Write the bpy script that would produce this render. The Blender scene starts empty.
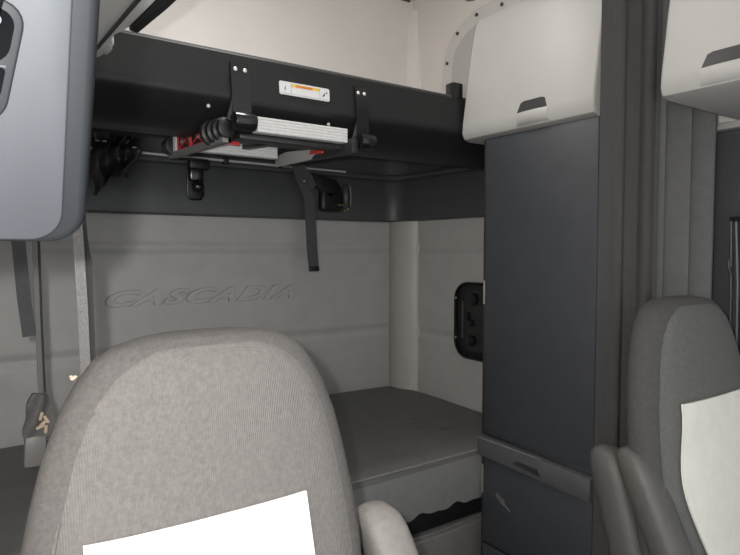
import bpy, bmesh, math, random
from mathutils import Vector, Matrix
random.seed(4)
H = 1.45                      # height of the viewpoint above the cab floor; all z below are relative to it
C = bpy.context.scene.collection
PI = math.pi

# ------------------------------------------------------------------ materials
def mat(name, col, rough=.6, metal=0., spec=.5, noise=0., nscale=40., bump=0., bscale=300., rib=0., ribscale=200., stain=None):
    m = bpy.data.materials.new(name); m.use_nodes = True
    nt = m.node_tree; N = nt.nodes; L = nt.links
    b = N['Principled BSDF']
    b.inputs['Roughness'].default_value = rough
    b.inputs['Metallic'].default_value = metal
    b.inputs['Specular IOR Level'].default_value = spec
    b.inputs['Base Color'].default_value = (*col, 1)
    tc = N.new('ShaderNodeTexCoord')
    last = None
    if noise > 0:
        n = N.new('ShaderNodeTexNoise'); n.inputs['Scale'].default_value = nscale; n.inputs['Detail'].default_value = 6
        n.inputs['Roughness'].default_value = .65
        L.new(tc.outputs['Object'], n.inputs['Vector'])
        r = N.new('ShaderNodeMapRange'); r.inputs[1].default_value = .3; r.inputs[2].default_value = .7
        r.inputs[3].default_value = 1-noise; r.inputs[4].default_value = 1+noise
        L.new(n.outputs['Fac'], r.inputs[0])
        mx = N.new('ShaderNodeVectorMath'); mx.operation = 'SCALE'
        mx.inputs[0].default_value = col
        L.new(r.outputs[0], mx.inputs['Scale'])
        last = mx.outputs[0]
        L.new(last, b.inputs['Base Color'])
    if stain:
        # small dirt marks at fixed places: (x, y, z, radius)
        prev = last
        for (sx, sy, sz, sr, amt) in stain:
            d = N.new('ShaderNodeVectorMath'); d.operation = 'DISTANCE'
            L.new(tc.outputs['Object'], d.inputs[0]); d.inputs[1].default_value = (sx, sy, sz)
            n2 = N.new('ShaderNodeTexNoise'); n2.inputs['Scale'].default_value = 40
            L.new(tc.outputs['Object'], n2.inputs['Vector'])
            ad = N.new('ShaderNodeMath'); ad.operation = 'MULTIPLY_ADD'
            L.new(n2.outputs['Fac'], ad.inputs[0]); ad.inputs[1].default_value = sr*1.2
            L.new(d.outputs['Value'], ad.inputs[2])
            r = N.new('ShaderNodeMapRange'); r.inputs[1].default_value = sr*.9; r.inputs[2].default_value = sr*1.8
            r.inputs[3].default_value = amt; r.inputs[4].default_value = 1
            L.new(ad.outputs[0], r.inputs[0])
            mx = N.new('ShaderNodeVectorMath'); mx.operation = 'SCALE'
            if prev: L.new(prev, mx.inputs[0])
            else: mx.inputs[0].default_value = col
            L.new(r.outputs[0], mx.inputs['Scale']); prev = mx.outputs[0]
        L.new(prev, b.inputs['Base Color'])
    if bump > 0 or rib > 0:
        bp = N.new('ShaderNodeBump'); bp.inputs['Distance'].default_value = .002
        bp.inputs['Strength'].default_value = bump if bump else rib
        if bump > 0:
            n = N.new('ShaderNodeTexNoise'); n.inputs['Scale'].default_value = bscale; n.inputs['Detail'].default_value = 3
            L.new(tc.outputs['Object'], n.inputs['Vector'])
            h = n.outputs['Fac']
        if rib > 0:
            w = N.new('ShaderNodeTexWave'); w.inputs['Scale'].default_value = ribscale; w.bands_direction = 'X'
            L.new(tc.outputs['Object'], w.inputs['Vector'])
            if bump > 0:
                a = N.new('ShaderNodeMath'); a.operation = 'MULTIPLY_ADD'
                L.new(w.outputs['Fac'], a.inputs[0]); a.inputs[1].default_value = rib; L.new(h, a.inputs[2]); h = a.outputs[0]
            else: h = w.outputs['Fac']
        L.new(h, bp.inputs['Height']); L.new(bp.outputs['Normal'], b.inputs['Normal'])
    return m

M_beige   = mat('beige vinyl headliner', (.77,.73,.685), .7, noise=.03, nscale=3, bump=.1, bscale=200)
M_bin     = mat('off white moulded plastic', (.325,.317,.305), .5, noise=.02, nscale=6)
M_binwarm = mat('pale moulded plastic', (.64,.625,.60), .5, noise=.02, nscale=6)
M_pad     = mat('grey padded vinyl', (.375,.367,.352), .55, noise=.06, nscale=9, bump=.15, bscale=260)
M_padlt   = mat('pale grey padded vinyl', (.40,.385,.36), .5, noise=.05, nscale=9)
M_black   = mat('black moulded plastic', (.0105,.011,.0115), .42, spec=.35, noise=.15, nscale=20, bump=.12, bscale=500)
M_band    = mat('dark grey moulded plastic', (.055,.057,.06), .5, noise=.1, nscale=15, bump=.12, bscale=400)
M_gloss   = mat('glossy black paint', (.008,.008,.009), .22, spec=.5)
M_mat     = mat('dark grey mattress vinyl', (.125,.123,.119), .5, noise=.12, nscale=12, bump=.15, bscale=200,
                stain=[(1.64-.94,2.01-1.62,.22,.018,.55),(1.69-.94,1.87-1.62,.22,.028,.5),(1.61-.94,1.94-1.62,.22,.014,.55)])
M_matside = mat('grey mattress side fabric', (.17,.17,.165), .6, noise=.08, nscale=30)
M_cab     = mat('charcoal laminate', (.031,.034,.039), .5, noise=.12, nscale=14, bump=.1, bscale=350,
                stain=None)
M_drawer  = mat('dark grey drawer plastic', (.058,.061,.063), .5, noise=.12, nscale=20)
M_scuff_highlight   = mat('pale scuff', (.17,.17,.17), .7, noise=.3, nscale=60)  # door scuff, and the painted highlight along the drawer edge
M_curt    = mat('charcoal curtain cloth', (.030,.029,.028), .9, noise=.10, nscale=40, bump=.3, bscale=500)
M_curt2   = mat('green grey curtain cloth', (.070,.070,.068), .8, noise=.10, nscale=30, bump=.2, bscale=500)
M_seat    = mat('light grey ribbed seat cloth', (.136,.128,.122), .9, spec=.2, noise=.16, nscale=120, bump=.5, bscale=700, rib=.7, ribscale=90)
M_seatside= mat('grey seat side cloth', (.096,.090,.086), .9, spec=.2, noise=.2, nscale=140, bump=.5, bscale=500)
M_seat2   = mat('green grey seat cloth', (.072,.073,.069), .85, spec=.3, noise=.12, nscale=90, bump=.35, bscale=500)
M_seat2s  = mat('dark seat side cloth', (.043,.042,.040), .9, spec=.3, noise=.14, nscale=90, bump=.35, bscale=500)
M_patch   = mat('white cloth', (.86,.86,.85), .8, noise=.01, nscale=30)
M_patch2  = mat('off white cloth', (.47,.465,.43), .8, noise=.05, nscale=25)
M_arm     = mat('grey armrest vinyl', (.19,.178,.166), .6, noise=.12, nscale=50, bump=.3, bscale=300)
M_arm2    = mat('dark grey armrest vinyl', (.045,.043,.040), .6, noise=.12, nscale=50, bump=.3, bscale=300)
M_alu     = mat('brushed aluminium', (.58,.575,.565), .38, metal=.0, noise=.04, nscale=60)
M_steel   = mat('bright steel', (.6,.6,.6), .3, metal=.35)
M_dullm   = mat('dull grey metal', (.20,.195,.185), .45, metal=.3, noise=.1, nscale=10)
M_rubber  = mat('black rubber', (.009,.009,.010), .5)
M_railgr  = mat('grey rail plastic', (.15,.145,.14), .4)
M_railblk = mat('black rail plastic', (.02,.02,.02), .4)
M_red     = mat('red plastic', (.45,.035,.035), .4)
M_strap   = mat('dark nylon webbing', (.07,.072,.075), .7, noise=.15, nscale=60, rib=.6, ribscale=300)
M_belt    = mat('grey nylon webbing', (.125,.122,.12), .7, noise=.25, nscale=220, bump=.6, bscale=500)
M_beltdk  = mat('black piping and belt shadow', (.02,.02,.02), .8)  # strap piping, and the strip that stands for the belt's shadow
M_foam    = mat('torn beige foam', (.40,.32,.24), .9, noise=.1, nscale=80)
M_cons    = mat('blue grey console plastic', (.026,.029,.034), .6, noise=.05, nscale=12, bump=.05, bscale=1500)
M_consdk  = mat('slate console plastic', (.0095,.011,.013), .6, spec=.3, noise=.04, nscale=12)
M_screen  = mat('dark display', (.003,.0035,.004), .9, spec=.02)
M_key     = mat('grey keys', (.06,.065,.07), .4)
M_white   = mat('white print', (.60,.60,.60), .4)
M_orange  = mat('orange print', (.62,.22,.02), .5)
M_yellow  = mat('yellow print', (.68,.46,.06), .5)
M_ink     = mat('dark ink', (.05,.04,.05), .5)
M_inkl    = mat('grey ink line', (.35,.33,.36), .5)
M_carpet  = mat('dark cab floor mat', (.04,.04,.04), .9, noise=.2, nscale=60)
M_brass   = mat('brass', (.55,.42,.15), .35, metal=1)
M_lens    = mat('pale lamp lens', (.55,.54,.52), .4)
M_net     = mat('black glossy netting', (.028,.028,.028), .4, noise=.6, nscale=35)
M_glint   = mat('pale metal hook', (.35,.35,.34), .35, metal=.3)

# ------------------------------------------------------------------ mesh helpers
class MB:
    def __init__(s): s.bm = bmesh.new()
    def merge(s, t):
        me = bpy.data.meshes.new('tmp'); t.to_mesh(me); t.free(); s.bm.from_mesh(me); bpy.data.meshes.remove(me); return s
    def box(s, x0,x1,y0,y1,z0,z1, bev=0, seg=2, rot=None, piv=None):
        t = bmesh.new(); bmesh.ops.create_cube(t, size=1)
        for v in t.verts:
            v.co = Vector((x0+(v.co.x+.5)*(x1-x0), y0+(v.co.y+.5)*(y1-y0), z0+(v.co.z+.5)*(z1-z0)))
        if bev: bmesh.ops.bevel(t, geom=t.edges[:], offset=bev, segments=seg, profile=.5, affect='EDGES')
        if rot: bmesh.ops.rotate(t, verts=t.verts[:], cent=piv or ((x0+x1)/2,(y0+y1)/2,(z0+z1)/2), matrix=rot)
        return s.merge(t)
    def prism(s, pts, ext, bev=0, seg=2):
        t = bmesh.new(); ext = Vector(ext)
        a = [t.verts.new(p) for p in pts]; b = [t.verts.new(Vector(p)+ext) for p in pts]
        n = len(a)
        t.faces.new(a); t.faces.new(b[::-1])
        for i in range(n): t.faces.new((a[i], b[i], b[(i+1)%n], a[(i+1)%n]))
        bmesh.ops.recalc_face_normals(t, faces=t.faces[:])
        if bev: 
            es = [e for e in t.edges if len(e.link_faces)==2 and e.calc_face_angle(0) > .6]
            bmesh.ops.bevel(t, geom=es, offset=bev, segments=seg, profile=.5, affect='EDGES')
        return s.merge(t)
    def tube(s, path, r, seg=10, cap=True, flat=1.0, up=None):
        t = bmesh.new(); P = [Vector(p) for p in path]; rings = []
        prev = None
        for i, p in enumerate(P):
            d = (P[min(i+1,len(P)-1)]-P[max(i-1,0)]).normalized()
            u = Vector(up) if up else (prev if prev else (Vector((0,0,1)) if abs(d.z) < .9 else Vector((1,0,0))))
            a = (u - d*u.dot(d)).normalized(); b = d.cross(a); prev = a
            rr = r[i] if isinstance(r, (list, tuple)) else r
            rings.append([t.verts.new(p + (a*math.cos(2*PI*k/seg)*flat + b*math.sin(2*PI*k/seg))*rr) for k in range(seg)])
        for i in range(len(rings)-1):
            for k in range(seg):
                t.faces.new((rings[i][k], rings[i][(k+1)%seg], rings[i+1][(k+1)%seg], rings[i+1][k]))
        if cap: t.faces.new(rings[0][::-1]); t.faces.new(rings[-1])
        bmesh.ops.recalc_face_normals(t, faces=t.faces[:])
        return s.merge(t)
    def ribbon(s, path, side, w, th):
        """flat strap along path; side = direction across its width"""
        t = bmesh.new(); P = [Vector(p) for p in path]; sd0 = Vector(side).normalized(); R = []
        for i, p in enumerate(P):
            d = (P[min(i+1,len(P)-1)]-P[max(i-1,0)]).normalized()
            sd = (sd0 - d*sd0.dot(d)).normalized(); n = d.cross(sd)
            ww = w[i] if isinstance(w, (list,tuple)) else w
            R.append([t.verts.new(p+sd*ww/2+n*th/2), t.verts.new(p-sd*ww/2+n*th/2), t.verts.new(p-sd*ww/2-n*th/2), t.verts.new(p+sd*ww/2-n*th/2)])
        for i in range(len(R)-1):
            for k in range(4): t.faces.new((R[i][k], R[i][(k+1)%4], R[i+1][(k+1)%4], R[i+1][k]))
        t.faces.new(R[0][::-1]); t.faces.new(R[-1])
        bmesh.ops.recalc_face_normals(t, faces=t.faces[:])
        return s.merge(t)
    def sweep(s, rings, cap=True):
        t = bmesh.new(); R = [[t.verts.new(p) for p in r] for r in rings]; n = len(R[0])
        for i in range(len(R)-1):
            for k in range(n): t.faces.new((R[i][k], R[i][(k+1)%n], R[i+1][(k+1)%n], R[i+1][k]))
        if cap: t.faces.new(R[0][::-1]); t.faces.new(R[-1])
        bmesh.ops.recalc_face_normals(t, faces=t.faces[:])
        return s.merge(t)
    def grid(s, f, nu, nv, thick):
        """closed sheet: f(u,v)->point, thick=vector behind"""
        t = bmesh.new(); th = Vector(thick)
        A = [[t.verts.new(f(i/nu, j/nv)) for j in range(nv+1)] for i in range(nu+1)]
        B = [[t.verts.new(Vector(f(i/nu, j/nv))+th) for j in range(nv+1)] for i in range(nu+1)]
        for i in range(nu):
            for j in range(nv):
                t.faces.new((A[i][j],A[i+1][j],A[i+1][j+1],A[i][j+1])); t.faces.new((B[i][j],B[i][j+1],B[i+1][j+1],B[i+1][j]))
        for i in range(nu):
            t.faces.new((A[i][0],B[i][0],B[i+1][0],A[i+1][0])); t.faces.new((A[i][nv],A[i+1][nv],B[i+1][nv],B[i][nv]))
        for j in range(nv):
            t.faces.new((A[0][j],A[0][j+1],B[0][j+1],B[0][j])); t.faces.new((A[nu][j],B[nu][j],B[nu][j+1],A[nu][j+1]))
        bmesh.ops.recalc_face_normals(t, faces=t.faces[:])
        return s.merge(t)
    def cyl(s, c, axis, r, h, seg=20, r2=None, bev=0):
        t = bmesh.new(); bmesh.ops.create_cone(t, cap_ends=True, segments=seg, radius1=r, radius2=r if r2 is None else r2, depth=h)
        if bev:
            bmesh.ops.bevel(t, geom=[e for e in t.edges if e.calc_face_angle(0) > 1], offset=bev, segments=2, profile=.5, affect='EDGES')
        q = Vector((0,0,1)).rotation_difference(Vector(axis)).to_matrix()
        bmesh.ops.rotate(t, verts=t.verts[:], cent=(0,0,0), matrix=q)
        bmesh.ops.translate(t, verts=t.verts[:], vec=c)
        return s.merge(t)
    def ball(s, c, rx, ry, rz, seg=16):
        t = bmesh.new(); bmesh.ops.create_uvsphere(t, u_segments=seg, v_segments=seg//2+2, radius=1)
        for v in t.verts: v.co = Vector((c[0]+v.co.x*rx, c[1]+v.co.y*ry, c[2]+v.co.z*rz))
        return s.merge(t)

def wpos(o):                                  # origin of an object in scene coordinates
    p = Vector(o.location)
    while o.parent: o = o.parent; p = p + Vector(o.location)
    return p
def obj(name, mb, m, parent=None, origin=None, smooth=True, mods=None):
    bm = mb.bm
    if parent: org = wpos(parent)
    elif origin: org = Vector(origin) + Vector((0,0,H))
    else:
        xs = [v.co for v in bm.verts]
        org = Vector((sum(c.x for c in xs)/len(xs), sum(c.y for c in xs)/len(xs), min(c.z for c in xs)+H))
    for v in bm.verts: v.co = v.co + Vector((0,0,H)) - org
    me = bpy.data.meshes.new(name)
    if smooth:
        for f in bm.faces: f.smooth = True
        for e in bm.edges:
            if len(e.link_faces) == 2 and e.calc_face_angle(0) > math.radians(38): e.smooth = False
    bm.to_mesh(me); bm.free()
    me.materials.append(m)
    o = bpy.data.objects.new(name, me); C.objects.link(o)
    if parent: o.parent = parent
    else: o.location = org
    return o
def tag(o, label=None, cat=None, group=None, kind=None):
    if label: o['label'] = label
    if cat: o['category'] = cat
    if group: o['group'] = group
    if kind: o['kind'] = kind
    return o
def thing(name, loc, label, cat, group=None):
    o = bpy.data.objects.new(name, None); o.empty_display_size = .1; C.objects.link(o)
    o.location = Vector(loc) + Vector((0,0,H)); return tag(o, label, cat, group)
def struct(name, mb, m, label, parent=None, cat=None, **k):
    o = obj(name, mb, m, parent, **k)
    o['kind'] = 'structure'; o['label'] = label
    if cat: o['category'] = cat
    return o
def rrect(c, u, v, w, h, r, seg=5):
    """rounded rectangle outline centred at c in the plane of u, v"""
    c, u, v = Vector(c), Vector(u).normalized(), Vector(v).normalized(); P = []
    for (sx, sy, a0) in ((1,1,0),(-1,1,90),(-1,-1,180),(1,-1,270)):
        for k in range(seg+1):
            a = math.radians(a0+90*k/seg)
            P.append(c + u*(sx*(w/2-r)+r*math.cos(a)) + v*(sy*(h/2-r)+r*math.sin(a)))
    return P
def sstep(a, b, x):
    t = max(0, min(1, (x-a)/(b-a))); return t*t*(3-2*t)
def interp(tab, z):
    if z >= tab[0][0]: return tab[0][1:]
    for a, b in zip(tab, tab[1:]):
        if a[0] >= z >= b[0]:
            t = (a[0]-z)/(a[0]-b[0]); return tuple(p+(q-p)*t for p, q in zip(a[1:], b[1:]))
    return tab[-1][1:]

# ------------------------------------------------------------------ the cab shell
XL, XR, YB, YF, ZC = -.30, 2.20, 2.73, -.9, 1.44
struct('floor', MB().box(XL-.05, XR+.05, YF, YB+.1, -H-.05, -H), M_carpet, 'dark cab floor', cat='floor')
struct('ceiling', MB().box(XL-.05, XR+.05, YF, YB+.1, ZC, ZC+.05), M_beige, 'beige headliner of the high roof', cat='ceiling')
wb = struct('wall_back', MB().box(XL-.05, XR+.05, YB, YB+.06, -H, ZC), M_beige, 'beige vinyl rear wall above the upper bunk', cat='wall')
wr = struct('wall_right', MB().box(XR, XR+.05, YF, YB, -H, ZC), M_beige, 'beige side wall behind the white storage bins', cat='wall')
struct('wall_left', MB().box(XL-.05, XL, YF, YB, -H, ZC), M_beige, 'beige side wall beside the near seat', cat='wall')

# narrow corner wedge of the headliner where the rear and side walls meet
struct('trim_1', MB().prism([(2.125,YB,.45),(2.19,YB-.002,.45),(XR,2.63,.45),(XR,YB,.45)], (0,0,.001)).sweep(
    [[(2.125,YB-.001,.45),(2.19-.012,2.655,.45),(XR,2.60,.45),(XR,YB-.001,.45)],
     [(2.17,YB-.001,ZC-.06),(2.185,2.70,ZC-.06),(XR,2.69,ZC-.06),(XR,YB-.001,ZC-.06)]]), M_beige, 'beige tapering corner piping of the headliner', cat='trim', smooth=False)
struct('trim_2', MB().box(XL, 2.175, YB-.012, YB-.001, ZC-.012, ZC-.001, .002), M_band, 'dark joint strip between headliner and rear wall', cat='trim')

# lower rear wall: padded panels with stitched seams
def seamed(seams):
    def f(z):
        d = min(abs(z-s) for s in seams)
        return .012*(sstep(0, .035, d))
    return f
sb = seamed([.012, -.445])
def padback(u, v):
    x = XL+.005+u*(2.02-XL); z = -.95+v*1.15
    puff = .004*math.sin(x*9+z*3)*math.sin(z*11+1)
    return (x, YB-.028-sb(z)-puff*.6, z)
pb = obj('padded_panel', MB().grid(padback, 70, 130, (0,.025,0)), M_pad, wb); pb['label'] = 'grey padded lower rear wall with raised lettering'
def padside(u, v):
    y = 1.62+u*1.05; z = -.95+v*1.15
    puff = .004*math.sin(y*8+z*4)*math.sin(z*10)
    return (2.052-sb(z)-puff*.6, y, z)
ps = obj('padded_panel', MB().grid(padside, 36, 130, (.14,0,0)), M_pad, wr); ps['label'] = 'grey padded lower side wall with stitched seams'
# rounded corner cushion
R = []
for z in [-.95+.0575*k for k in range(21)]:
    R.append([(2.0+.035, YB-.03,z)] + [(2.055+.075*math.cos(a)*1.0, 2.60+.095*math.sin(a)*1.35, z) for a in [math.radians(q) for q in range(100,281,15)]] + [(2.06,2.48,z),(2.10,2.6,z)])
struct('trim_3', MB().sweep(R), M_padlt, 'pale grey rounded corner cushion between the padded walls', cat='trim')

# raised lettering on the padded wall
fc = bpy.data.curves.new('lettering', 'FONT'); fc.body = 'CASCADIA'; fc.size = .1; fc.extrude = .0025; fc.bevel_depth = .0032; fc.shear = .45
fc.space_character = 1.12; fc.offset = .0015
fo = bpy.data.objects.new('lettering', fc); C.objects.link(fo)
bpy.context.view_layer.update()
me = bpy.data.meshes.new_from_object(fo.evaluated_get(bpy.context.evaluated_depsgraph_get()))
bpy.data.objects.remove(fo)
xs = [v.co.x for v in me.vertices]; ys = [v.co.y for v in me.vertices]
x0, x1, y0, y1 = min(xs), max(xs), min(ys), max(ys)
for v in me.vertices:
    x = .50+(v.co.x-x0)/(x1-x0)*.895; z = -.245+(v.co.y-y0)/(y1-y0)*.072
    v.co = Vector((x, YB-.0485-v.co.z, z)) + Vector((0,0,H)) - wpos(pb)
me.materials.append(M_pad)
lo = bpy.data.objects.new('raised_lettering', me); C.objects.link(lo); lo.parent = pb

# dark moulded shelf band running round the rear and side walls
def band_profile():      # (offset out from the wall line, z)
    return [(0,.155),(.012,.160),(.016,.19),(.012,.355),(.0,.372),(.022,.376),(.028,.386),(.022,.398),(.0,.402),(-.012,.41),(-.03,.52),(-.075,.52),(-.09,.155)]
Yb, Xb, rad = 2.60, 1.985, .10
path = [((XL,Yb),(0,-1)),((.6,Yb),(0,-1)),((1.2,Yb),(0,-1))]
cx, cy = Xb-rad, Yb-rad
for k in range(0, 10):
    a = math.radians(90-10*k); path.append(((cx+rad*math.cos(a), cy+rad*math.sin(a)), (-math.cos(a), -math.sin(a))))
path += [((Xb,2.2),(-1,0)),((Xb,1.64),(-1,0))]
rings = [[(p[0]+n[0]*o, p[1]+n[1]*o, z) for (o, z) in band_profile()] for (p, n) in path]
struct('trim_4', MB().sweep(rings), M_band, 'dark grey moulded shelf rail wrapped around the sleeper corner', cat='trim')

# moulded side panel above the bunk on the right wall with its screws
out = [(2.42,.41),(2.43,.62),(2.425,.84),(2.415,.95),(2.396,1.05),(2.36,1.105),(2.30,1.155),(2.235,1.185),(2.163,1.205),(1.98,1.21),(1.15,1.21),(1.15,.41)]
t5 = struct('trim_5', MB().prism([(2.148,y,z) for y,z in out], (.053,0,0), .012, 3), M_binwarm, 'pale moulded side panel with screwed curved flange', cat='trim')
rim = [(y-.03 if i<4 else y-.02*(1-(i-4)*.2), z-(.0 if i<3 else .03)) for i,(y,z) in enumerate(out[:9])]
fl = [(2.32,.42),(2.33,.62),(2.34,.84),(2.335,.95),(2.31,1.03),(2.26,1.08),(2.21,1.11),(2.12,1.135),(1.98,1.142)]
inner = [(2.144,y,z) for y,z in fl] + [(2.144,1.15,1.142),(2.144,1.15,.42)]
obj('recess_panel', MB().prism(inner, (.006,0,0), .002), mat('grey moulded plastic', (.50,.485,.465), .5), t5)
for (y,z) in [(2.372,.986),(2.295,1.119),(2.157,1.17),(1.99,1.165)]:
    obj('screw', MB().cyl((2.146,y,z),(1,0,0),.009,.008), M_band, t5)

# dark pillar trim by the right door
struct('trim_6', MB().box(2.10, XR-.001, .2, 1.06, -H, .395, .01), M_band, 'dark pillar panel behind the far seat', cat='trim')
struct('trim_7', MB().box(2.07, XR-.001, .2, 1.06, .396, .419, .004), M_bin, 'pale strip under the nearer white storage bin', cat='trim')

# small round lamp on the side wall near the ceiling
lp = thing('reading_lamp', (XR-.012, 2.22, 1.30), 'small grey oval lamp at the top edge of the photo on the headliner', 'lamp')
obj('lamp_housing', MB().ball((XR-.006,2.22,1.31), .02,.075,.035), M_dullm, lp)
obj('lens', MB().ball((XR-.022,2.22,1.31), .008,.045,.02), M_lens, lp)

# ------------------------------------------------------------------ left overhead cabinet (its underside shows)
oc = thing('overhead_cabinet', (.05,.9,.5), 'pale left overhead cabinet seen from below, with dark seam', 'cabinet')
obj('body', MB().prism([(-.29,.2,.5),(.385,.2,.5),(.3375,1.26,.5),(.327,1.43,.5),(.312,1.49,.5),(.312,1.53,.5),(.325,1.57,.5),(.320,1.64,.5),(.3125,1.692,.5),(-.29,1.692,.5)], (0,0,.42), .006), mat('light grey moulded plastic', (.86,.85,.83), .45), oc)
obj('seam_strip', MB().prism([(.353,.25,.4955),(.361,.25,.4955),(.309,1.26,.4955),(.2925,1.68,.4955),(.2855,1.68,.4955),(.301,1.26,.4955)], (0,0,.007)), M_band, oc)
obj('edge_rail', MB().prism([(.385,.25,.496),(.425,.25,.496),(.366,1.26,.496),(.350,1.44,.496),(.328,1.43,.496),(.339,1.26,.496)], (0,0,.04), .004), M_black, oc)
obj('painted_glint', MB().ball((.316,1.60,.499),.009,.04,.006), M_white, oc)  # white blob standing in for a glint at the notch

# ------------------------------------------------------------------ upper bunk
UX0, UX1 = -.14, 2.145
prof = [(1.735,.588),(1.722,.594),(1.712,.586),(1.708,.55),(1.6995,.475),(1.698,.462),(1.702,.450),(1.712,.440),(1.755,.400),(1.82,.366),(1.90,.358),(1.935,.366),(1.95,.40),(1.955,.49),(2.6,.52),(2.6,.56),(1.80,.575),(1.78,.60)]
ub = thing('upper_bunk', (1.0,2.1,.36), 'black moulded upper bunk spanning above the bed', 'bunk')
nx = 40; rings = []
for i in range(nx+1):
    x = UX0+(UX1-UX0)*i/nx
    rings.append([(x,y,z) for y,z in prof])
obj('bunk_pan', MB().sweep(rings), M_black, ub)
obj('edge_trim', MB().tube([(UX0,1.728,.595),(UX1,1.728,.595)], .006), M_band, ub)
wl = obj('warning_label', MB().prism(rrect((.927,1.6995,.510),(1,0,0),(0,.085,1),.182,.042,.006), (0,.003,0)), M_white, ub)
wl['label'] = 'white warning sticker with an orange header and two small pictograms'
def onlab(x, z, dy=.0): # point on label plane
    return (.927+x, 1.6995+.085*z-dy, .510+z)
def lbar(x0,x1,z0,z1): return MB().prism([onlab(x0,z0,.0006),onlab(x1,z0,.0006),onlab(x1,z1,.0006),onlab(x0,z1,.0006)], (0,.0012,0))
obj('orange_header', lbar(-.033,.028,.007,.0155), M_orange, wl)
for a,b in ((-.049,-.033),(.028,.053)): obj('yellow_header', lbar(a,b,.007,.0155), M_yellow, wl)
mm = MB()
for a,b,c,d in ((-.051,-.0495,-.015,.0165),(.0535,.055,-.015,.0165),(-.086,.086,-.0165,-.0155),(-.049,.053,.0155,.0165)):
    mm.prism([onlab(a,c,.0006),onlab(b,c,.0006),onlab(b,d,.0006),onlab(a,d,.0006)], (0,.0012,0))
obj('ruled_lines', mm, M_inkl, wl)
for a,b,c,d in ((-.0720,-.0695,-.003,.006),(-.0735,-.071,-.007,-.002),(.064,.068,-.009,-.004),(.066,.0725,-.005,-.001),(.070,.074,-.002,.004),(.078,.083,.004,.009)):
    obj('pictogram', MB().prism([onlab(a,c,.0006),onlab(b,c,.0006),onlab(b,d,.0006),onlab(a,d,.0006)], (0,.0012,0)), M_ink, wl)
mm = MB()
for k in range(9): 
    mm.prism([onlab(-.022+k*.0055,.0098,.0009),onlab(-.018+k*.0055,.0098,.0009),onlab(-.018+k*.0055,.0128,.0009),onlab(-.022+k*.0055,.0128,.0009)], (0,.0012,0))
obj('header_print', mm, mat('brown print', (.5,.17,.05), .5), wl)
for (x,z,y) in [(.612,.423,1.714),(1.023,.419,1.716)]:
    obj('rivet', MB().ball((x,y-.001,z),.006,.006,.006), M_steel, ub)
def strap_bracket(xc, w, ztop, zbot):
    b = obj('ladder_bracket', MB().ribbon([(xc,1.704,ztop),(xc,1.698,.52),(xc,1.692,.46),(xc,1.688,zbot+.02),(xc,1.684,zbot)], (1,0,0), w, .006), M_gloss, ub)
    for s in (-.25,.25):
        obj('bolt', MB().ball((xc+s*w,1.699,ztop-.022),.0068,.004,.0068), M_steel, b)
    mm = MB().cyl((xc-.003,1.664,zbot-.010),(1,0,0),.026,w*1.12,24,bev=.003)
    mm.box(xc-w*.55,xc+w*.55,1.668,1.70,zbot-.012,zbot+.016,.004)
    k = obj('hook', mm, M_gloss, b)
    for s in (-1,1): obj('hook_bolt', MB().cyl((xc+s*w*.53,1.672,zbot-.012),(1,0,0),.009,.008), M_steel, b)
    # curved foot flare of the bracket
    obj('flange', MB().prism([(xc-w*.5,1.69,zbot+.06),(xc-w*.5-.016,1.694,zbot+.0),(xc-w*.5,1.69,zbot-.01)], (0,.004,0)), M_gloss, b)
strap_bracket(.706,.060,.562,.390)
strap_bracket(1.144,.050,.557,.376)
obj('guard_post', MB().box(1.582,1.634,1.712,1.76,.575,.650,.006), M_gloss, ub)

# ------------------------------------------------------------------ folded ladder hooked below the bunk edge
ld = thing('folding_ladder', (.83,1.85,.31), 'folded aluminium ladder with red clips hanging under the upper bunk', 'ladder')
def step(x0, x1, yc, z0, z1, dz=0):
    mm = MB()
    n = 5; pts = []
    f = yc-.018
    prof = [(f+.036,z0),(f+.036,z1),(f+.003,z1)]
    hh = (z1-z0)/n
    for k in range(n):
        zt = z1-k*hh
        prof += [(f+.0, zt-.15*hh),(f, zt-.75*hh),(f+.003, zt-.85*hh),(f+.003, zt-hh)]
    mm.sweep([[(x0,y,z) for y,z in prof],[(x1,y,z+dz) for y,z in prof]])
    return mm
obj('step', step(.738,1.055,1.665,.352,.397), M_alu, ld)
obj('step', step(.615,.958,1.985,.332,.385), M_alu, ld)
def skew(p0, p1, w, z0, z1):     # a rail box between two plan points
    a, b = Vector((*p0,0)), Vector((*p1,0)); d = (b-a).normalized(); n = Vector((-d.y,d.x,0))*w/2
    return [a-n+Vector((0,0,z0)), b-n+Vector((0,0,z0)), b+n+Vector((0,0,z0)), a+n+Vector((0,0,z0))], (0,0,z1-z0)
# left rail: open grey channel showing a red lattice
L0, L1 = (.662,1.70), (.598,2.03)
mm = MB(); dv = Vector((L1[0]-L0[0], L1[1]-L0[1], 0))
def rp(t, z, off=-.010): return Vector((L0[0],L0[1],0)) + dv*t + Vector((off,0,.352+(z-.352)*1.2+.012*(.75-t)))
def rbar(z0, z1, o0, o1): return [rp(0,z0,o0),rp(1,z0,o0),rp(1,z0,o1),rp(0,z0,o1)], (0,0,(z1-z0)*1.2)
lr = obj('side_rail', MB().prism(*rbar(.318,.332,-.013,.013)).prism(*rbar(.372,.379,-.013,.013)).prism(*rbar(.318,.379,.005,.013)), M_railgr, ld)
for k in range(3):
    a, b = .10+.235*k, .10+.235*(k+1)
    mm.tube([rp(a,.334),rp(b,.372)],.0022,6).tube([rp(a,.372),rp(b,.334)],.0022,6).tube([rp(a,.332),rp(a,.374)],.0042,6)
mm.tube([rp(.10,.333),rp(.82,.333)],.0025,6).tube([rp(.10,.373),rp(.82,.373)],.0025,6).tube([rp(.82,.332),rp(.82,.374)],.003,6)
rl = obj('red_lattice', mm, M_red, lr)
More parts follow.
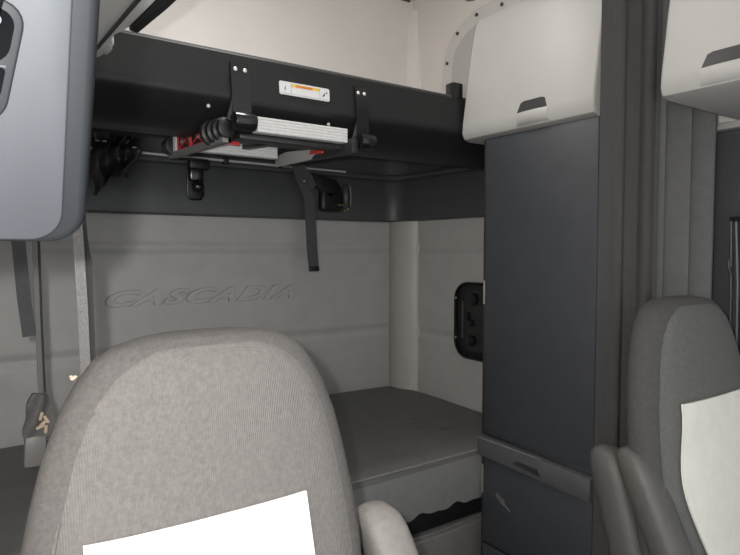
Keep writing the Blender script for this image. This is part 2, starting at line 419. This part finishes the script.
for k in range(5): obj('locking_pin', MB().cyl(rp(.16+.15*k,.353,-.006), (1,0,0), .007, .012, 10), M_dullm, lr)
obj('channel_lining', MB().prism([rp(.05,.332,-.002),rp(.85,.332,-.002),rp(.85,.374,-.002),rp(.05,.374,-.002)], (.006,0,0)), M_railblk, lr)
obj('reflector', MB().prism([rp(.84,.330,-.011),rp(.93,.330,-.011),rp(.925,.376,-.011),rp(.86,.372,-.011)], (.006,0,0), .002), M_white, lr)
# ribbed rubber feet at both ends
def foot(t0, t1, name, r0=.040, n=4):
    mm = MB()
    P = []; Rr = []
    for k in range(n):
        t = t0+(t1-t0)*k/n; dt=(t1-t0)/n
        for q, rr in ((.0,.82),(.15,1),(.7,1),(.85,.82)):
            P.append(rp(t+dt*q,.352,0)); Rr.append(r0*rr*(1-.10*k))
    mm.tube(P, Rr, 16, up=(0,0,1))
    return obj(name, mm, M_rubber, ld)
f1 = foot(.27,-.03,'rubber_foot',.041); f2 = foot(.92,1.08,'rubber_foot',.035,3)
# right rail: closed grey fairing
R0, R1 = (1.095,1.66), (1.02,2.05)
rr = obj('side_rail', MB().prism(*skew(R0,R1,.03,.322,.372), .006), M_railblk, ld)
obj('rail_fairing', MB().prism([(1.062,1.82,.326),(.995,2.05,.312),(.995,2.05,.350),(1.005,1.98,.362),(1.062,1.80,.356)], (-.008,0,0), .003), M_alu, rr).data.materials[0] = mat('satin grey fairing', (.33,.32,.305), .35, metal=.2)
obj('red_clip', MB().prism([(1.062,1.80,.338),(1.050,1.87,.340),(1.052,1.86,.353),(1.062,1.80,.353)], (-.018,0,0), .002), M_red, rr)
obj('crossbar', MB().box(.70,1.06,1.69,1.75,.335,.35,.004), M_railblk, ld)
obj('red_clip', MB().prism([(.70,1.80,.332),(.745,1.80,.332),(.735,1.84,.345),(.705,1.84,.345)], (0,0,.012), .002), M_red, ld)
obj('inner_rail', MB().prism(*skew((.90,1.72),(.83,2.0),.03,.352,.375), .004), M_railblk, ld)

# ------------------------------------------------------------------ rod, latches and straps under the bunk
rd = thing('metal_rod', (.2,2.555,.392), 'thin shiny metal rod along the dark shelf under the bunk', 'rod')
obj('rod', MB().tube([(.10,2.555,.403),(1.625,2.555,.397)], .0055), M_steel, rd)
for x in (.36,.99,1.25): obj('rod_clip', MB().box(x-.012,x+.012,2.545,2.578,.385,.415,.004), M_black, rd)

l1 = thing('restraint_latch', (.85,2.58,.22), 'black latch plate with round knob hanging below the ladder', 'latch')
obj('latch_plate', MB().prism(rrect((.857,2.578,.30),(1,0,0),(0,0,1),.072,.165,.018), (0,.006,0), .002), M_black, l1)
obj('plate_rim', MB().tube([(.825,2.574,.36),(.822,2.574,.24),(.835,2.574,.222),(.88,2.574,.222),(.892,2.574,.24),(.889,2.574,.36)],.0035,8), M_gloss, l1)
obj('hinge_block', MB().box(.81,.90,2.50,2.545,.345,.392,.012), M_black, l1)
obj('hinge_arm', MB().box(.825,.885,2.54,2.578,.30,.39,.008), M_gloss, l1)
obj('knob', MB().ball((.865,2.562,.278),.027,.022,.027), M_gloss, l1)

l2 = thing('belt_latch', (1.61,2.57,.18), 'black buckle latch with round cover on the dark shelf rail', 'latch')
obj('latch_body', MB().box(1.47,1.60,2.53,2.58,.19,.30,.02,3), M_black, l2)
obj('cover_disc', MB().cyl((1.63,2.55,.268),(.75,-.6,0),.066,.02,28,bev=.004), M_band, l2)
obj('disc_rim', MB().tube([(1.628+.05*math.sin(a)*.3,2.535,.268+.064*math.cos(a)) for a in [math.radians(20+14*k) for k in range(9)]],.0035,8), M_dullm, l2)
obj('brass_tongue', MB().box(1.555,1.60,2.505,2.528,.222,.230,.003), M_brass, l2)
for z in (.198,.206): obj('pin', MB().ball((1.60+ (z-.198)*2,2.52,z),.006,.006,.006), M_brass, l2)
obj('lever', MB().prism([(1.40,2.53,.38),(1.56,2.53,.35),(1.59,2.53,.30),(1.52,2.53,.255),(1.45,2.53,.30)], (0,.03,0), .008), M_black, l2)

st = thing('hanging_strap', (1.40,2.5,-.1), 'dark webbing strap hanging over the padded wall from the shelf', 'strap')
obj('webbing', MB().ribbon([(1.315,2.50,.405),(1.335,2.50,.34),(1.36,2.495,.285),(1.385,2.50,.24),(1.392,2.505,.15),(1.402,2.51,.0),(1.413,2.512,-.098)], (1,0,0), [.045,.05,.045,.052,.055,.055,.053], .004), M_strap, st)
obj('slack_loop', MB().ribbon([(1.40,2.49,.30),(1.375,2.485,.345),(1.335,2.48,.385),(1.30,2.485,.40)], (.6,0,.8), .035, .004), M_strap, st)
obj('end_stitching', MB().box(1.388,1.440,2.506,2.519,-.104,-.078,.002), M_rubber, st)
obj('metal_ring', MB().ball((1.345,2.478,.325),.007,.006,.006), M_glint, st)

# folded black net at the left end
nt_ = thing('folded_net', (.55,2.45,.2), 'folded glossy black netting bunched beside the metal rod', 'net')
def netf(u, v):
    top = (.41+.19*u, .445-.01*u); bot = (.415+.13*u, .205+.075*sstep(.1,.7,u))
    x = top[0]+(bot[0]-top[0])*v + .012*math.sin(v*9+u*4)
    return (x, 2.42+.022*math.sin(u*17+v*3)+.01*math.sin(v*14), top[1]+(bot[1]-top[1])*v)
obj('netting', MB().grid(netf, 30, 16, (0,.004,0)), M_net, nt_)
for p in ((.43,2.385,.405),(.455,2.385,.405),(.56,2.385,.392)): obj('hook', MB().ball(p,.009,.006,.004), M_glint, nt_)

# straps left of the near seat
s1 = thing('bunk_strap', (.13,1.74,-.22), 'short dark strap hanging furthest left below the console', 'strap')
obj('webbing', MB().ribbon([(.105,1.76,.37),(.11,1.75,.2),(.125,1.745,.0),(.132,1.742,-.12),(.142,1.74,-.222)], (1,0,0), .031, .003), M_strap, s1)
s2 = thing('buckle_strap', (.16,1.74,-.56), 'thin strap ending in a cloth covered buckle beside the near seat', 'strap')
obj('webbing', MB().ribbon([(.158,1.76,.37),(.160,1.75,.1),(.163,1.745,-.2),(.166,1.742,-.40)], (1,.1,0), .014, .003), mat('grey strap edge', (.10,.098,.095), .6), s2)
obj('piping', MB().tube([(.167,1.752,.36),(.171,1.742,-.2),(.174,1.736,-.40)], .0028, 6), M_beltdk, s2)
def buck(u, v):
    z = -.37-.11*v; w = .016+.016*sstep(0,.5,v)+.004*math.sin(v*9)
    return (.160-.005*v+(u-.5)*2*w, 1.725+.008*math.sin(u*7+v*5)-.012*math.cos((u-.5)*3), z)
obj('buckle_cover', MB().grid(buck, 12, 14, (0,.018,0)), M_belt, s2).data.materials[0] = mat('worn grey cloth', (.09,.087,.083), .8, noise=.2, nscale=50)
obj('buckle', MB().box(.122,.172,1.722,1.750,-.56,-.475,.006, rot=Matrix.Rotation(.05,3,'Y')), M_railgr, s2)
mm = MB()
for (x,z,a) in ((.160,-.425,.3),(.172,-.435,-.5),(.158,-.452,1.2),(.170,-.46,.1),(.165,-.443,.9)):
    mm.box(x-.004,x+.004,1.700,1.712,z-.011,z+.011,.003, rot=Matrix.Rotation(a,3,'Y'))
f = obj('torn_fluff', mm, M_foam, s2); f['label'] = 'beige torn foam scrap on the buckle'

s3 = thing('seat_belt', (.17,1.16,-1.45), 'pale grey belt rising behind the near seat, its shadow modelled as a black strip', 'seat belt')
obj('webbing', MB().ribbon([(.155,1.14,.30),(.166,1.145,.10),(.172,1.15,.03),(.178,1.155,-.10),(.182,1.16,-.25),(.19,1.17,-1.44)], (.9,-.2,0), .017, .004), M_belt, s3)
obj('shadow_strip', MB().ribbon([(.170,1.155,.25),(.184,1.16,.02),(.1905,1.165,-.02),(.1925,1.168,-.10),(.195,1.17,-.25),(.202,1.18,-1.44)], (.9,-.2,0), .011, .006), M_beltdk, s3)  # black ribbon modelling the shadow the belt casts beside it

# ------------------------------------------------------------------ lower bed
mt = thing('mattress', (.94,1.62,-.99), 'dark grey vinyl mattress on the lower bunk', 'mattress')
mm = MB()
def mtop(x, y): return -.768 + .004*math.sin(x*5+y*7) - .02*(1-sstep(0,.05,min(y-1.62, 2.70-y)))*.5
n1, n2 = 60, 30
def mf(u, v):
    x = -.28+u*(2.015+.28); y = 1.62+v*1.055; return (x, y, mtop(x,y))
obj('top_cover', MB().grid(mf, n1, n2, (0,0,-.02)), M_mat, mt)
def ms(u, v):
    x = -.28+u*(2.015+.28); z = -.782-.185*v + (.006*math.sin(x*38)+.004*math.sin(x*71))*sstep(.5,1,v)
    return (x, 1.622-.004*math.sin(PI*v), z)
obj('side_panel', MB().grid(ms, 220, 10, (0,1.04,0)), M_matside, mt)
obj('piping', MB().tube([(-.28,1.622,-.777),(2.015,1.622,-.777)], .004, 8), M_matside, mt)
bb = thing('bed_frame', (.9,2.2,-1.06), 'black support rail under the lower mattress', 'bed frame')
obj('platform', MB().box(-.28,2.03,1.70,2.69,-1.02,-.988,.004), M_railblk, bb)
obj('front_rail', MB().box(-.28,2.03,1.66,1.70,-1.055,-.985,.008), M_black, bb)
for x in (-.2,.85): obj('support', MB().box(x,x+.05,1.75,2.65,-H,-1.02,.004), M_black, bb)
sb_ = thing('storage_box', (1.45,1.75,-H), 'dull grey metal box on the floor under the bed', 'box')
mmb = MB().prism([(1.20,1.75,-H),(1.23,1.69,-H),(1.30,1.665,-H),(1.46,1.655,-H),(1.60,1.66,-H),(1.80,1.67,-H),(1.85,1.8,-H),(1.85,2.3,-H),(1.20,2.3,-H)], (0,0,H-1.085), .012, 3)
obj('body', mmb, M_dullm, sb_)
obj('lid', MB().prism([(1.21,1.76,-1.085),(1.24,1.70,-1.085),(1.30,1.675,-1.085),(1.46,1.665,-1.085),(1.60,1.67,-1.085),(1.79,1.68,-1.085),(1.84,1.8,-1.085),(1.84,2.3,-1.085),(1.21,2.3,-1.085)], (0,0,.012), .004), M_dullm, sb_)

# ------------------------------------------------------------------ hatch on the side wall
ht = thing('side_hatch', (2.02,1.99,-.53), 'black rounded hatch panel on the padded side wall', 'hatch')
hc = (2.02,1.985,-.342)
obj('frame', MB().prism(rrect((2.016,1.965,-.342),(0,1,0),(0,0,1),.39,.375,.085,7), (.022,0,0), .006), M_black, ht)
rim = rrect((2.012,1.965,-.342),(0,1,0),(0,0,1),.375,.36,.08,7)
obj('raised_rim', MB().tube(rim+[rim[0]], .007, 8, cap=False), M_gloss, ht)
obj('recess', MB().prism(rrect((2.013,1.95,-.342),(0,1,0),(0,0,1),.28,.29,.05,7), (.004,0,0)), M_railblk, ht)
obj('grab_edge', MB().tube([(2.006,2.095,-.25),(2.006,2.095,-.43)], .004, 8), M_band, ht)
for z in (-.235,-.43): obj('screw', MB().ball((2.006,2.143,z),.004,.0055,.0055), M_glint, ht)
obj('catch', MB().box(1.995,2.014,2.045,2.075,-.345,-.30,.004).box(1.99,2.014,2.02,2.05,-.365,-.335,.004).cyl((1.998,2.055,-.325),(1,0,0),.011,.02), M_gloss, ht)
obj('knob', MB().cyl((2.0,2.03,-.435),(1,0,0),.026,.025,20,bev=.004), M_gloss, ht)
obj('finger_pull', MB().cyl((2.0,2.02,-.235),(1,0,0),.03,.02,20,bev=.004), M_gloss, ht)

# ------------------------------------------------------------------ tall cabinet
cb = thing('tall_cabinet', (1.9,1.35,-H), 'tall charcoal cabinet between the bed and the curtain', 'cabinet')
obj('body', MB().box(1.652,2.19,1.105,1.607,-H,.415,.004), M_cab, cb)
obj('edge_strip', MB().box(1.644,1.653,1.586,1.606,-H+.02,.415,.002), M_railblk, cb)
obj('door', MB().box(1.630,1.651,1.108,1.584,-.695,.414,.004), M_cab, cb)['label'] = 'tall plain charcoal upper door'
dr = MB().prism([(1.612,1.105,-.725),(1.612,1.60,-.708),(1.612,1.60,-.782),(1.612,1.105,-.800)][::-1], (.038,0,0), .004)
d_ = obj('drawer', dr, M_drawer, cb); d_['label'] = 'dark grey pull-out shelf front, slightly paler than the doors'
obj('finger_slot', MB().prism([(1.6105,1.42,-.766),(1.6105,1.40,-.752),(1.6105,1.31,-.755),(1.6105,1.30,-.778)], (.004,0,0)), M_railblk, d_)
obj('painted_highlight', MB().box(1.610,1.6125,1.30,1.598,-.7165,-.714), M_scuff_highlight, d_)  # pale strip imitating a highlight on the drawer's upper edge
ld_ = obj('door', MB().box(1.630,1.651,1.108,1.584,-1.12,-.79,.004), M_cab, cb); ld_['label'] = 'charcoal lower door with a pale scuff mark'
sc = MB()
for k in range(7):
    y = 1.525-.007*k+random.uniform(-.012,.012); z = -.905-.004*k+random.uniform(-.014,.014)
    sc.prism([(1.6295,y,z),(1.6295,y-.025,z-.012),(1.6295,y-.03,z-.02),(1.6295,y-.004,z-.008)], (.0008,0,0))
obj('scuff_mark', sc, M_scuff_highlight, ld_)
obj('door', MB().box(1.630,1.651,1.108,1.584,-1.43,-1.13,.004), M_cab, cb)
obj('hinge', MB().cyl((1.636,1.592,-.88),(0,0,1),.004,.11,10), M_dullm, cb)
obj('hinge', MB().cyl((1.636,1.592,-.16),(0,0,1),.004,.09,10), M_dullm, cb)

# ------------------------------------------------------------------ white storage bins above
def bin_(name, y0, y1, label, hy0, hy1, top=1.02):
    t = thing(name, (1.9,(y0+y1)/2,.42), label, 'storage bin', 'storage bins along the side wall')
    prof = [(1.642,.418),(1.617,.426),(1.607,.445),(1.609,.48),(1.635,.65),(1.665,.83),(1.682,.888),(1.695,.902),(1.72,.908),(2.145,.908),(2.145,.418)]
    n = 8; rings = []
    for i,(yy,ins) in enumerate([(y0,.007),(y0+.003,.002),(y0+.008,0),(y1-.008,0),(y1-.003,.002),(y1,.007)]):
        cxp, czp = 1.9, .68
        rings.append([(x+(ins if x < 1.8 else 0), yy, z+(ins*.6 if z<.5 else (-ins*.6 if z>.885 else 0))) for x,z in prof])
    bdy = obj('lid', MB().sweep(rings), M_bin, t)
    def fx(z): # face x at height z
        tab = [(.445,1.607),(.48,1.609),(.65,1.635),(.83,1.665)]
        for (a,b),(c,d) in zip(tab,tab[1:]):
            if a<=z<=c: return b+(d-b)*(z-a)/(c-a)
        return 1.622
    ym = (hy0+hy1)/2
    pts = [(fx(.476)-.0015,hy0+.004,.476),(fx(.508)-.0015,hy0+.016,.508),(fx(.512)-.0015,hy0+.03,.513),(fx(.512)-.0015,hy1-.03,.513),(fx(.508)-.0015,hy1-.016,.508),(fx(.476)-.0015,hy1-.004,.476)]
    obj('finger_slot', MB().prism(pts, (.006,0,0)), M_railblk, t)
    # scooped pull lip under the slot
    rg = []
    for k in range(9):
        a = k/8; y = hy0+(hy1-hy0)*a; b = .010*min(1,3.2*min(a,1-a)+.15)
        rg.append([(1.615,y,.430),(1.610-b*.6,y,.436),(1.607-b,y,.452),(1.608-b,y,.468),(1.610-b*.8,y,.475),(1.625,y,.475)])
    obj('pull_lip', MB().sweep(rg), M_bin, t)
    return t
bin_('storage_bin', 1.112, 1.692, 'white storage bin above the tall charcoal cabinet', 1.285, 1.42)
b2 = bin_('storage_bin', .35, .905, 'white storage bin at the top right corner, above the far seat', .655, .797)
obj('latch_tab', MB().box(1.70,1.80,1.56,1.66,.408,.417,.002), M_dullm, bpy.data.objects['storage_bin'])

# ------------------------------------------------------------------ curtains
def curtain(path, z0, z1, amp, folds, th=.006, seed=0, nseg=110):
    rnd = random.Random(seed); ph = [rnd.uniform(0,6.28) for _ in range(4)]
    P = [Vector((*p,0)) for p in path]; Ls = [0]
    for a,b in zip(P,P[1:]): Ls.append(Ls[-1]+(b-a).length)
    def f(u, v):
        s = u*Ls[-1]; i = max(k for k in range(len(Ls)-1) if Ls[k] <= s+1e-9)
        t = (s-Ls[i])/(Ls[i+1]-Ls[i]); p = P[i].lerp(P[i+1], t); d = (P[i+1]-P[i]).normalized(); n = Vector((-d.y,d.x,0))
        w = math.sin(folds*2*PI*u+ph[0]+.25*math.sin(3*v+ph[1])) + .35*math.sin(folds*4.3*PI*u+ph[2]+.5*v)
        p = p + n*amp*w + d*amp*.3*math.cos(folds*4*PI*u+ph[3])
        return (p.x, p.y, z1+(z0-z1)*v)
    return MB().grid(f, nseg, 24, (.004,.004,0))
tag(obj('privacy_curtain', curtain([(1.535,1.03),(1.58,1.00),(1.635,.955),(1.655,.925)], -1.35, 1.30, .012, 2.0, seed=3), M_curt, smooth=True),
    'wide charcoal privacy curtain hanging from the roof beside the tall cabinet', 'curtain')
tag(obj('side_curtain', curtain([(1.70,1.01),(1.80,.995),(1.88,.98),(1.96,.965),(2.045,.962)], -1.35, .95, .036, 3.0, seed=11), M_curt2, smooth=True),
    'narrower pleated curtain hanging behind the far seat, right of the wide curtain', 'curtain')

# ------------------------------------------------------------------ cords by the far door
cr = thing('cord_bundle', (2.03,.88,-.25), 'bundle of thin dark cords hanging beside the far seat at the photo edge', 'cords')
for k in range(8):
    x = 2.005+.010*k; y = .885-.010*k
    x2 = 2.02+.006*k+random.uniform(-.02,.02)
    obj('cord', MB().tube([(x,y,.085+random.uniform(-.03,.02)),(x*.5+x2*.5,y-.004,-.10),(x2,y-.006,-.62)], .0045, 8), M_drawer if k%2 else M_rubber, cr)
obj('cord_clip', MB().box(2.00,2.095,.79,.89,.09,.105,.004), M_black, cr)
obj('hook', MB().tube([(1.985,.880,-.03),(1.980,.878,-.05),(1.987,.877,-.075),(1.992,.876,-.055)], .005, 8), M_rubber, cr)

# ------------------------------------------------------------------ seats
NN = 2.6
def seat_section(cx, cy, w, d, z, n=NN, seg=44, dyz=0):
    P = []
    for k in range(seg):
        a = 2*PI*k/seg; c, s = math.cos(a), math.sin(a)
        P.append((cx + w*math.copysign(abs(c)**(2/n), c), cy + d*math.copysign(abs(s)**(2/n), s), z))
    return P
# z, half width, half depth, y of centre (relative to y0)
BACK = [(-.128,.015,.012,.03),(-.130,.075,.026,.03),(-.135,.110,.036,.028),(-.145,.145,.045,.026),(-.162,.172,.052,.022),(-.19,.194,.058,.018),
        (-.23,.217,.061,.012),(-.29,.240,.063,.004),(-.36,.257,.065,-.006),(-.44,.272,.067,-.018),(-.52,.282,.070,-.03),(-.65,.285,.072,-.05),(-.80,.275,.072,-.075),(-.93,.235,.066,-.095),(-.95,.20,.05,-.098)]
def dense(tab, n=46):
    zs = [tab[0][0]-(tab[0][0]-tab[-1][0])*(k/n)**1.6 for k in range(n+1)]
    zs = sorted(set(zs+[t[0] for t in tab]), reverse=True)
    return [(z,)+tuple(interp(tab, z)) for z in zs]
def seat(name, x0, y0, dz, drift, label, mf, msd, mp, marm, patch, arm_side, armrests):
    t = thing(name, (x0,y0-.2,-H), label, 'seat')
    D = dense(BACK)
    cxz = lambda z: x0 + drift*(-.13-z)
    obj('backrest', MB().sweep([seat_section(cxz(z), y0+cy, w, d, z+dz) for z,w,d,cy in D]), msd, t)
    # lighter front panel, proud of the body, following its curve
    def yfront(x, z, grow=0):
        w, d, cy = interp(BACK, z); q = min(.999, abs((x-cxz(z))/w))
        return y0+cy - d*(1-q**NN)**(1/NN) - grow
    IN = [(z,max(.01,w-.030 if w > .08 else w*.5)) for z,w,d,cy in D if z < -.142]
    zt, zb = -.146, -.93
    def fp(u, v):
        z = zt+(zb-zt)*v**1.25; w, d, cy = interp(BACK, z); wi = max(.02, w-.034+.0*v) * (1 if v > .0 else 1)
        if v < .16: wi *= (.55+.45*math.sqrt(1-(1-v/.16)**2))
        x = cxz(z)+(2*u-1)*wi
        e = min(u, 1-u, v*1.2)*2
        return (x, yfront(x, z, (.004*sstep(0,.12,e)-.0005)), z+dz)
    pn = obj('front_panel', MB().grid(fp, 40, 50, (0,.006,0)), mf, t); pn['label'] = 'lighter woven cloth front of the backrest'
    for sgn in (0,):
        pts = [Vector(fp(sgn, v/30)) + Vector((0,-.001,0)) for v in range(11,31)]
        obj('piping', MB().tube(pts, .0028, 6), mf, t)
    pts = [Vector(fp(u/24, .0)) + Vector((0,0,0)) for u in range(25)]
    # cross seam just above the patch
    (px0,px1,pzt,pzb,curve) = patch
    def pf(u, v):
        z = pzt+(pzb-pzt)*v; a, b = curve(v)
        x = (px0+a)+(px1+b-px0-a)*u
        return (x, yfront(x, z-dz, .0125), z)
    pp = obj('cloth_patch', MB().grid(pf, 16, 16, (0,.005,0)), mp, t); pp['label'] = 'blank white cloth rectangle on the backrest'
    # seat cushion and base
    obj('cushion', MB().box(x0-.25,x0+.25,y0-.60,y0-.06,-1.02,-.90,.05,4), mf, t)
    obj('cushion_skirt', MB().box(x0-.22,x0+.22,y0-.55,y0-.03,-1.16,-1.02,.02), msd, t)
    obj('pedestal', MB().box(x0-.17,x0+.17,y0-.45,y0-.05,-H,-1.16,.02), M_black, t)
    obj('back_hinge', MB().box(x0-.20,x0+.20,y0-.12,y0-.04,-1.06,-.92,.02), M_black, t)
    for (ax, ay, az, bx, by, bz, w, d) in armrests:
        # armrest: capsule of rounded section, folded up beside the backrest
        a, b = Vector((ax,ay,az)), Vector((bx,by,bz)); R = []
        for q, s in ((0,.25),(.015,.62),(.04,.85),(.09,.97),(.15,1),(.5,1.0),(.9,.95),(.97,.8),(1,.4)):
            p = a.lerp(b, q); R.append([(x,y,p.z) for x,y,_ in seat_section(p.x,p.y,w*s,d*s,0,2.8,24)])
        obj('armrest', MB().sweep(R), marm, t)
    return t
s_near = seat('passenger_seat', .335, .945, -.006, -.035, 'large light grey cloth seat nearest the camera with white patch', M_seat, M_seatside, M_patch, M_arm,
     (.128,.468,-.405,-.78, lambda v: (0,.02*v)), 1, [(.705,1.00,-.535,.78,.80,-1.0,.052,.05)])
s_far = seat('driver_seat', 1.59, .80, .004, .0, 'darker grey seat at the right edge with off-white patch', M_seat2, M_seat2s, M_patch2, M_arm2,
     (1.420,1.735,-.372,-.85, lambda v: (-.038*sstep(0,.36,v)+.085*sstep(.36,1.0,v),.01*v)), -1,
     [(1.345,.875,-.498,1.335,.72,-1.0,.044,.05),(1.330,.800,-.478,1.325,.55,-1.0,.044,.045)])
for (x,y,z) in ((.118,.915,-.19),(.122,.90,-.205)):
    pass
fl_ = MB()
for (dx,dz,r) in ((0,0,.0035),(.003,.002,.003),(-.002,.003,.0025)): fl_.ball((.124+dx,.90,-.178+dz), r, r, r*.8, 8)
tag(obj('foam_crumb', fl_, M_foam), 'tiny beige crumb on the left shoulder of the nearest seat', 'crumb')

# ------------------------------------------------------------------ console hanging close to the camera, tilted down
cs = thing('overhead_console', (0,.52,.0), 'blue-grey plastic console housing at top left, closest to the camera', 'console')
ct = Vector((0,.53,.10)); U = Vector((1,0,0)); V = Vector((0,-.46,.888)).normalized(); Nn = U.cross(V); Nn = -Nn if Nn.y > 0 else Nn
def cp(u, v, d=0): return Vector((0,.578,.012)) + U*u + V*v + Nn*d      # u across, v up the face, d towards the viewer
def plate(u0,u1,v0,v1,r,d0,d1,bev=0,seg=3):
    c = cp((u0+u1)/2,(v0+v1)/2,d0); return MB().prism(rrect(c,U,V,u1-u0,v1-v0,r,6), Nn*(d1-d0), bev, seg)
obj('rear_shell', plate(-.20,.095,-.013,.33,.03,-.09,-.012,.006), M_railblk, cs)
obj('rim', plate(-.20,.0895,.0,.325,.028,-.02,.0165,.008), M_consdk, cs)
obj('front_shell', plate(-.20,.071,.005,.31,.024,.0,.0185,.0018,3), M_cons, cs)
# recess with controls on the left
def panel(u0, u1, v0, v1, r, d0, d1, bev=0):   # slanted plates: the recess leans with the housing
    P = rrect((0,0,0), (1,0,0), (0,1,0), u1-u0, v1-v0, r, 6); c = Vector(((u0+u1)/2, (v0+v1)/2, 0))
    P = [cp(p.x+c.x+.17*(p.y+c.y-.175), p.y+c.y, d0) for p in P]
    return MB().prism(P, Nn*(d1-d0), bev, 3)
rc = obj('control_bezel', panel(-.16,.042,.099,.187,.018,.014,.0200,.002), M_consdk, cs)
obj('display', panel(-.155,.036,.144,.181,.012,.0201,.0208), M_screen, rc)
obj('white_line', panel(-.155,.036,.1420,.1435,.0005,.0201,.0210), M_cons, rc)
obj('key_row', panel(-.155,.036,.1215,.1415,.003,.0201,.0208), M_screen, rc)
obj('key_strip', panel(.012,.033,.1325,.1385,.001,.0208,.0212), M_cons, rc)
for k in range(4):
    obj('key_mark', panel(.017+k*.004,.0192+k*.004,.1335,.1372,.0004,.0212,.0216), M_screen, rc)
obj('knob', MB().cyl(cp(.020,.127,.0225), Nn, .0032,.004), M_key, rc)
obj('knob', MB().cyl(cp(.024,.174,.0225), Nn, .0035,.004), M_key, rc)
obj('grey_button', panel(-.155,.036,.103,.120,.010,.0201,.0212), M_cons, rc)
for k in range(2):
    P = [cp(.017+.006*k+.0022*math.cos(a), .1115+.0026*math.sin(a), .0214) for a in [2*PI*q/14 for q in range(15)]]
    obj('key_ring', MB().tube(P, .0004, 6, cap=False), M_screen, rc)
obj('mount_arm', MB().tube([cp(.012,.24,.03),cp(.022,.20,.035),cp(.014,.172,.04)], .0075, 14), M_consdk, cs)

# ------------------------------------------------------------------ light
def area(name, loc, rot, sx, sy, power, col=(1,1,1)):
    l = bpy.data.lights.new(name, 'AREA'); l.shape = 'RECTANGLE'; l.size = sx; l.size_y = sy; l.energy = power; l.color = col
    o = bpy.data.objects.new(name, l); C.objects.link(o); o.location = (loc[0],loc[1],loc[2]+H); o.rotation_euler = rot; return o
YAW = math.radians(34.8)
fl = bpy.data.lights.new('camera_flash', 'POINT'); fl.energy = 62; fl.shadow_soft_size = .012; fl.color = (1,.99,.975)
fo = bpy.data.objects.new('camera_flash', fl); C.objects.link(fo); fo.location = (-.042,.03,H+.035); fo.rotation_euler = (math.radians(88),0,-YAW)
# unseen ceiling lamp added to brighten the sleeper (above the frame) and daylight through the windscreen behind the camera
cl = thing('fill_lamp', (.8,1.7,ZC-.03), 'unseen ceiling lamp added to brighten the sleeper', 'lamp')
obj('housing', MB().box(.52,1.08,1.55,1.85,ZC-.025,ZC-.001,.008), M_bin, cl)  # made-up housing for the added lamp
area('fill_light', (.8,1.7,ZC-.04), (0,0,0),   .5, .25, 16, (1,.97,.935))
w = bpy.data.worlds.new('World'); bpy.context.scene.world = w; w.use_nodes = True
w.node_tree.nodes['Background'].inputs[0].default_value = (.92,.96,1,1); w.node_tree.nodes['Background'].inputs[1].default_value = 1.3

# ------------------------------------------------------------------ camera
cam = bpy.data.cameras.new('camera'); co = bpy.data.objects.new('camera', cam); C.objects.link(co)
cam.sensor_width = 36; cam.lens = 36*590/740; cam.clip_start = .02
co.location = (0,0,H); co.rotation_euler = (math.radians(90-2.67), 0, -YAW)
s = bpy.context.scene; s.camera = co
s.view_settings.view_transform = 'Standard'; s.view_settings.look = 'None'; s.view_settings.gamma = 1
s.view_settings.exposure = 0; s.view_settings.use_curve_mapping = False
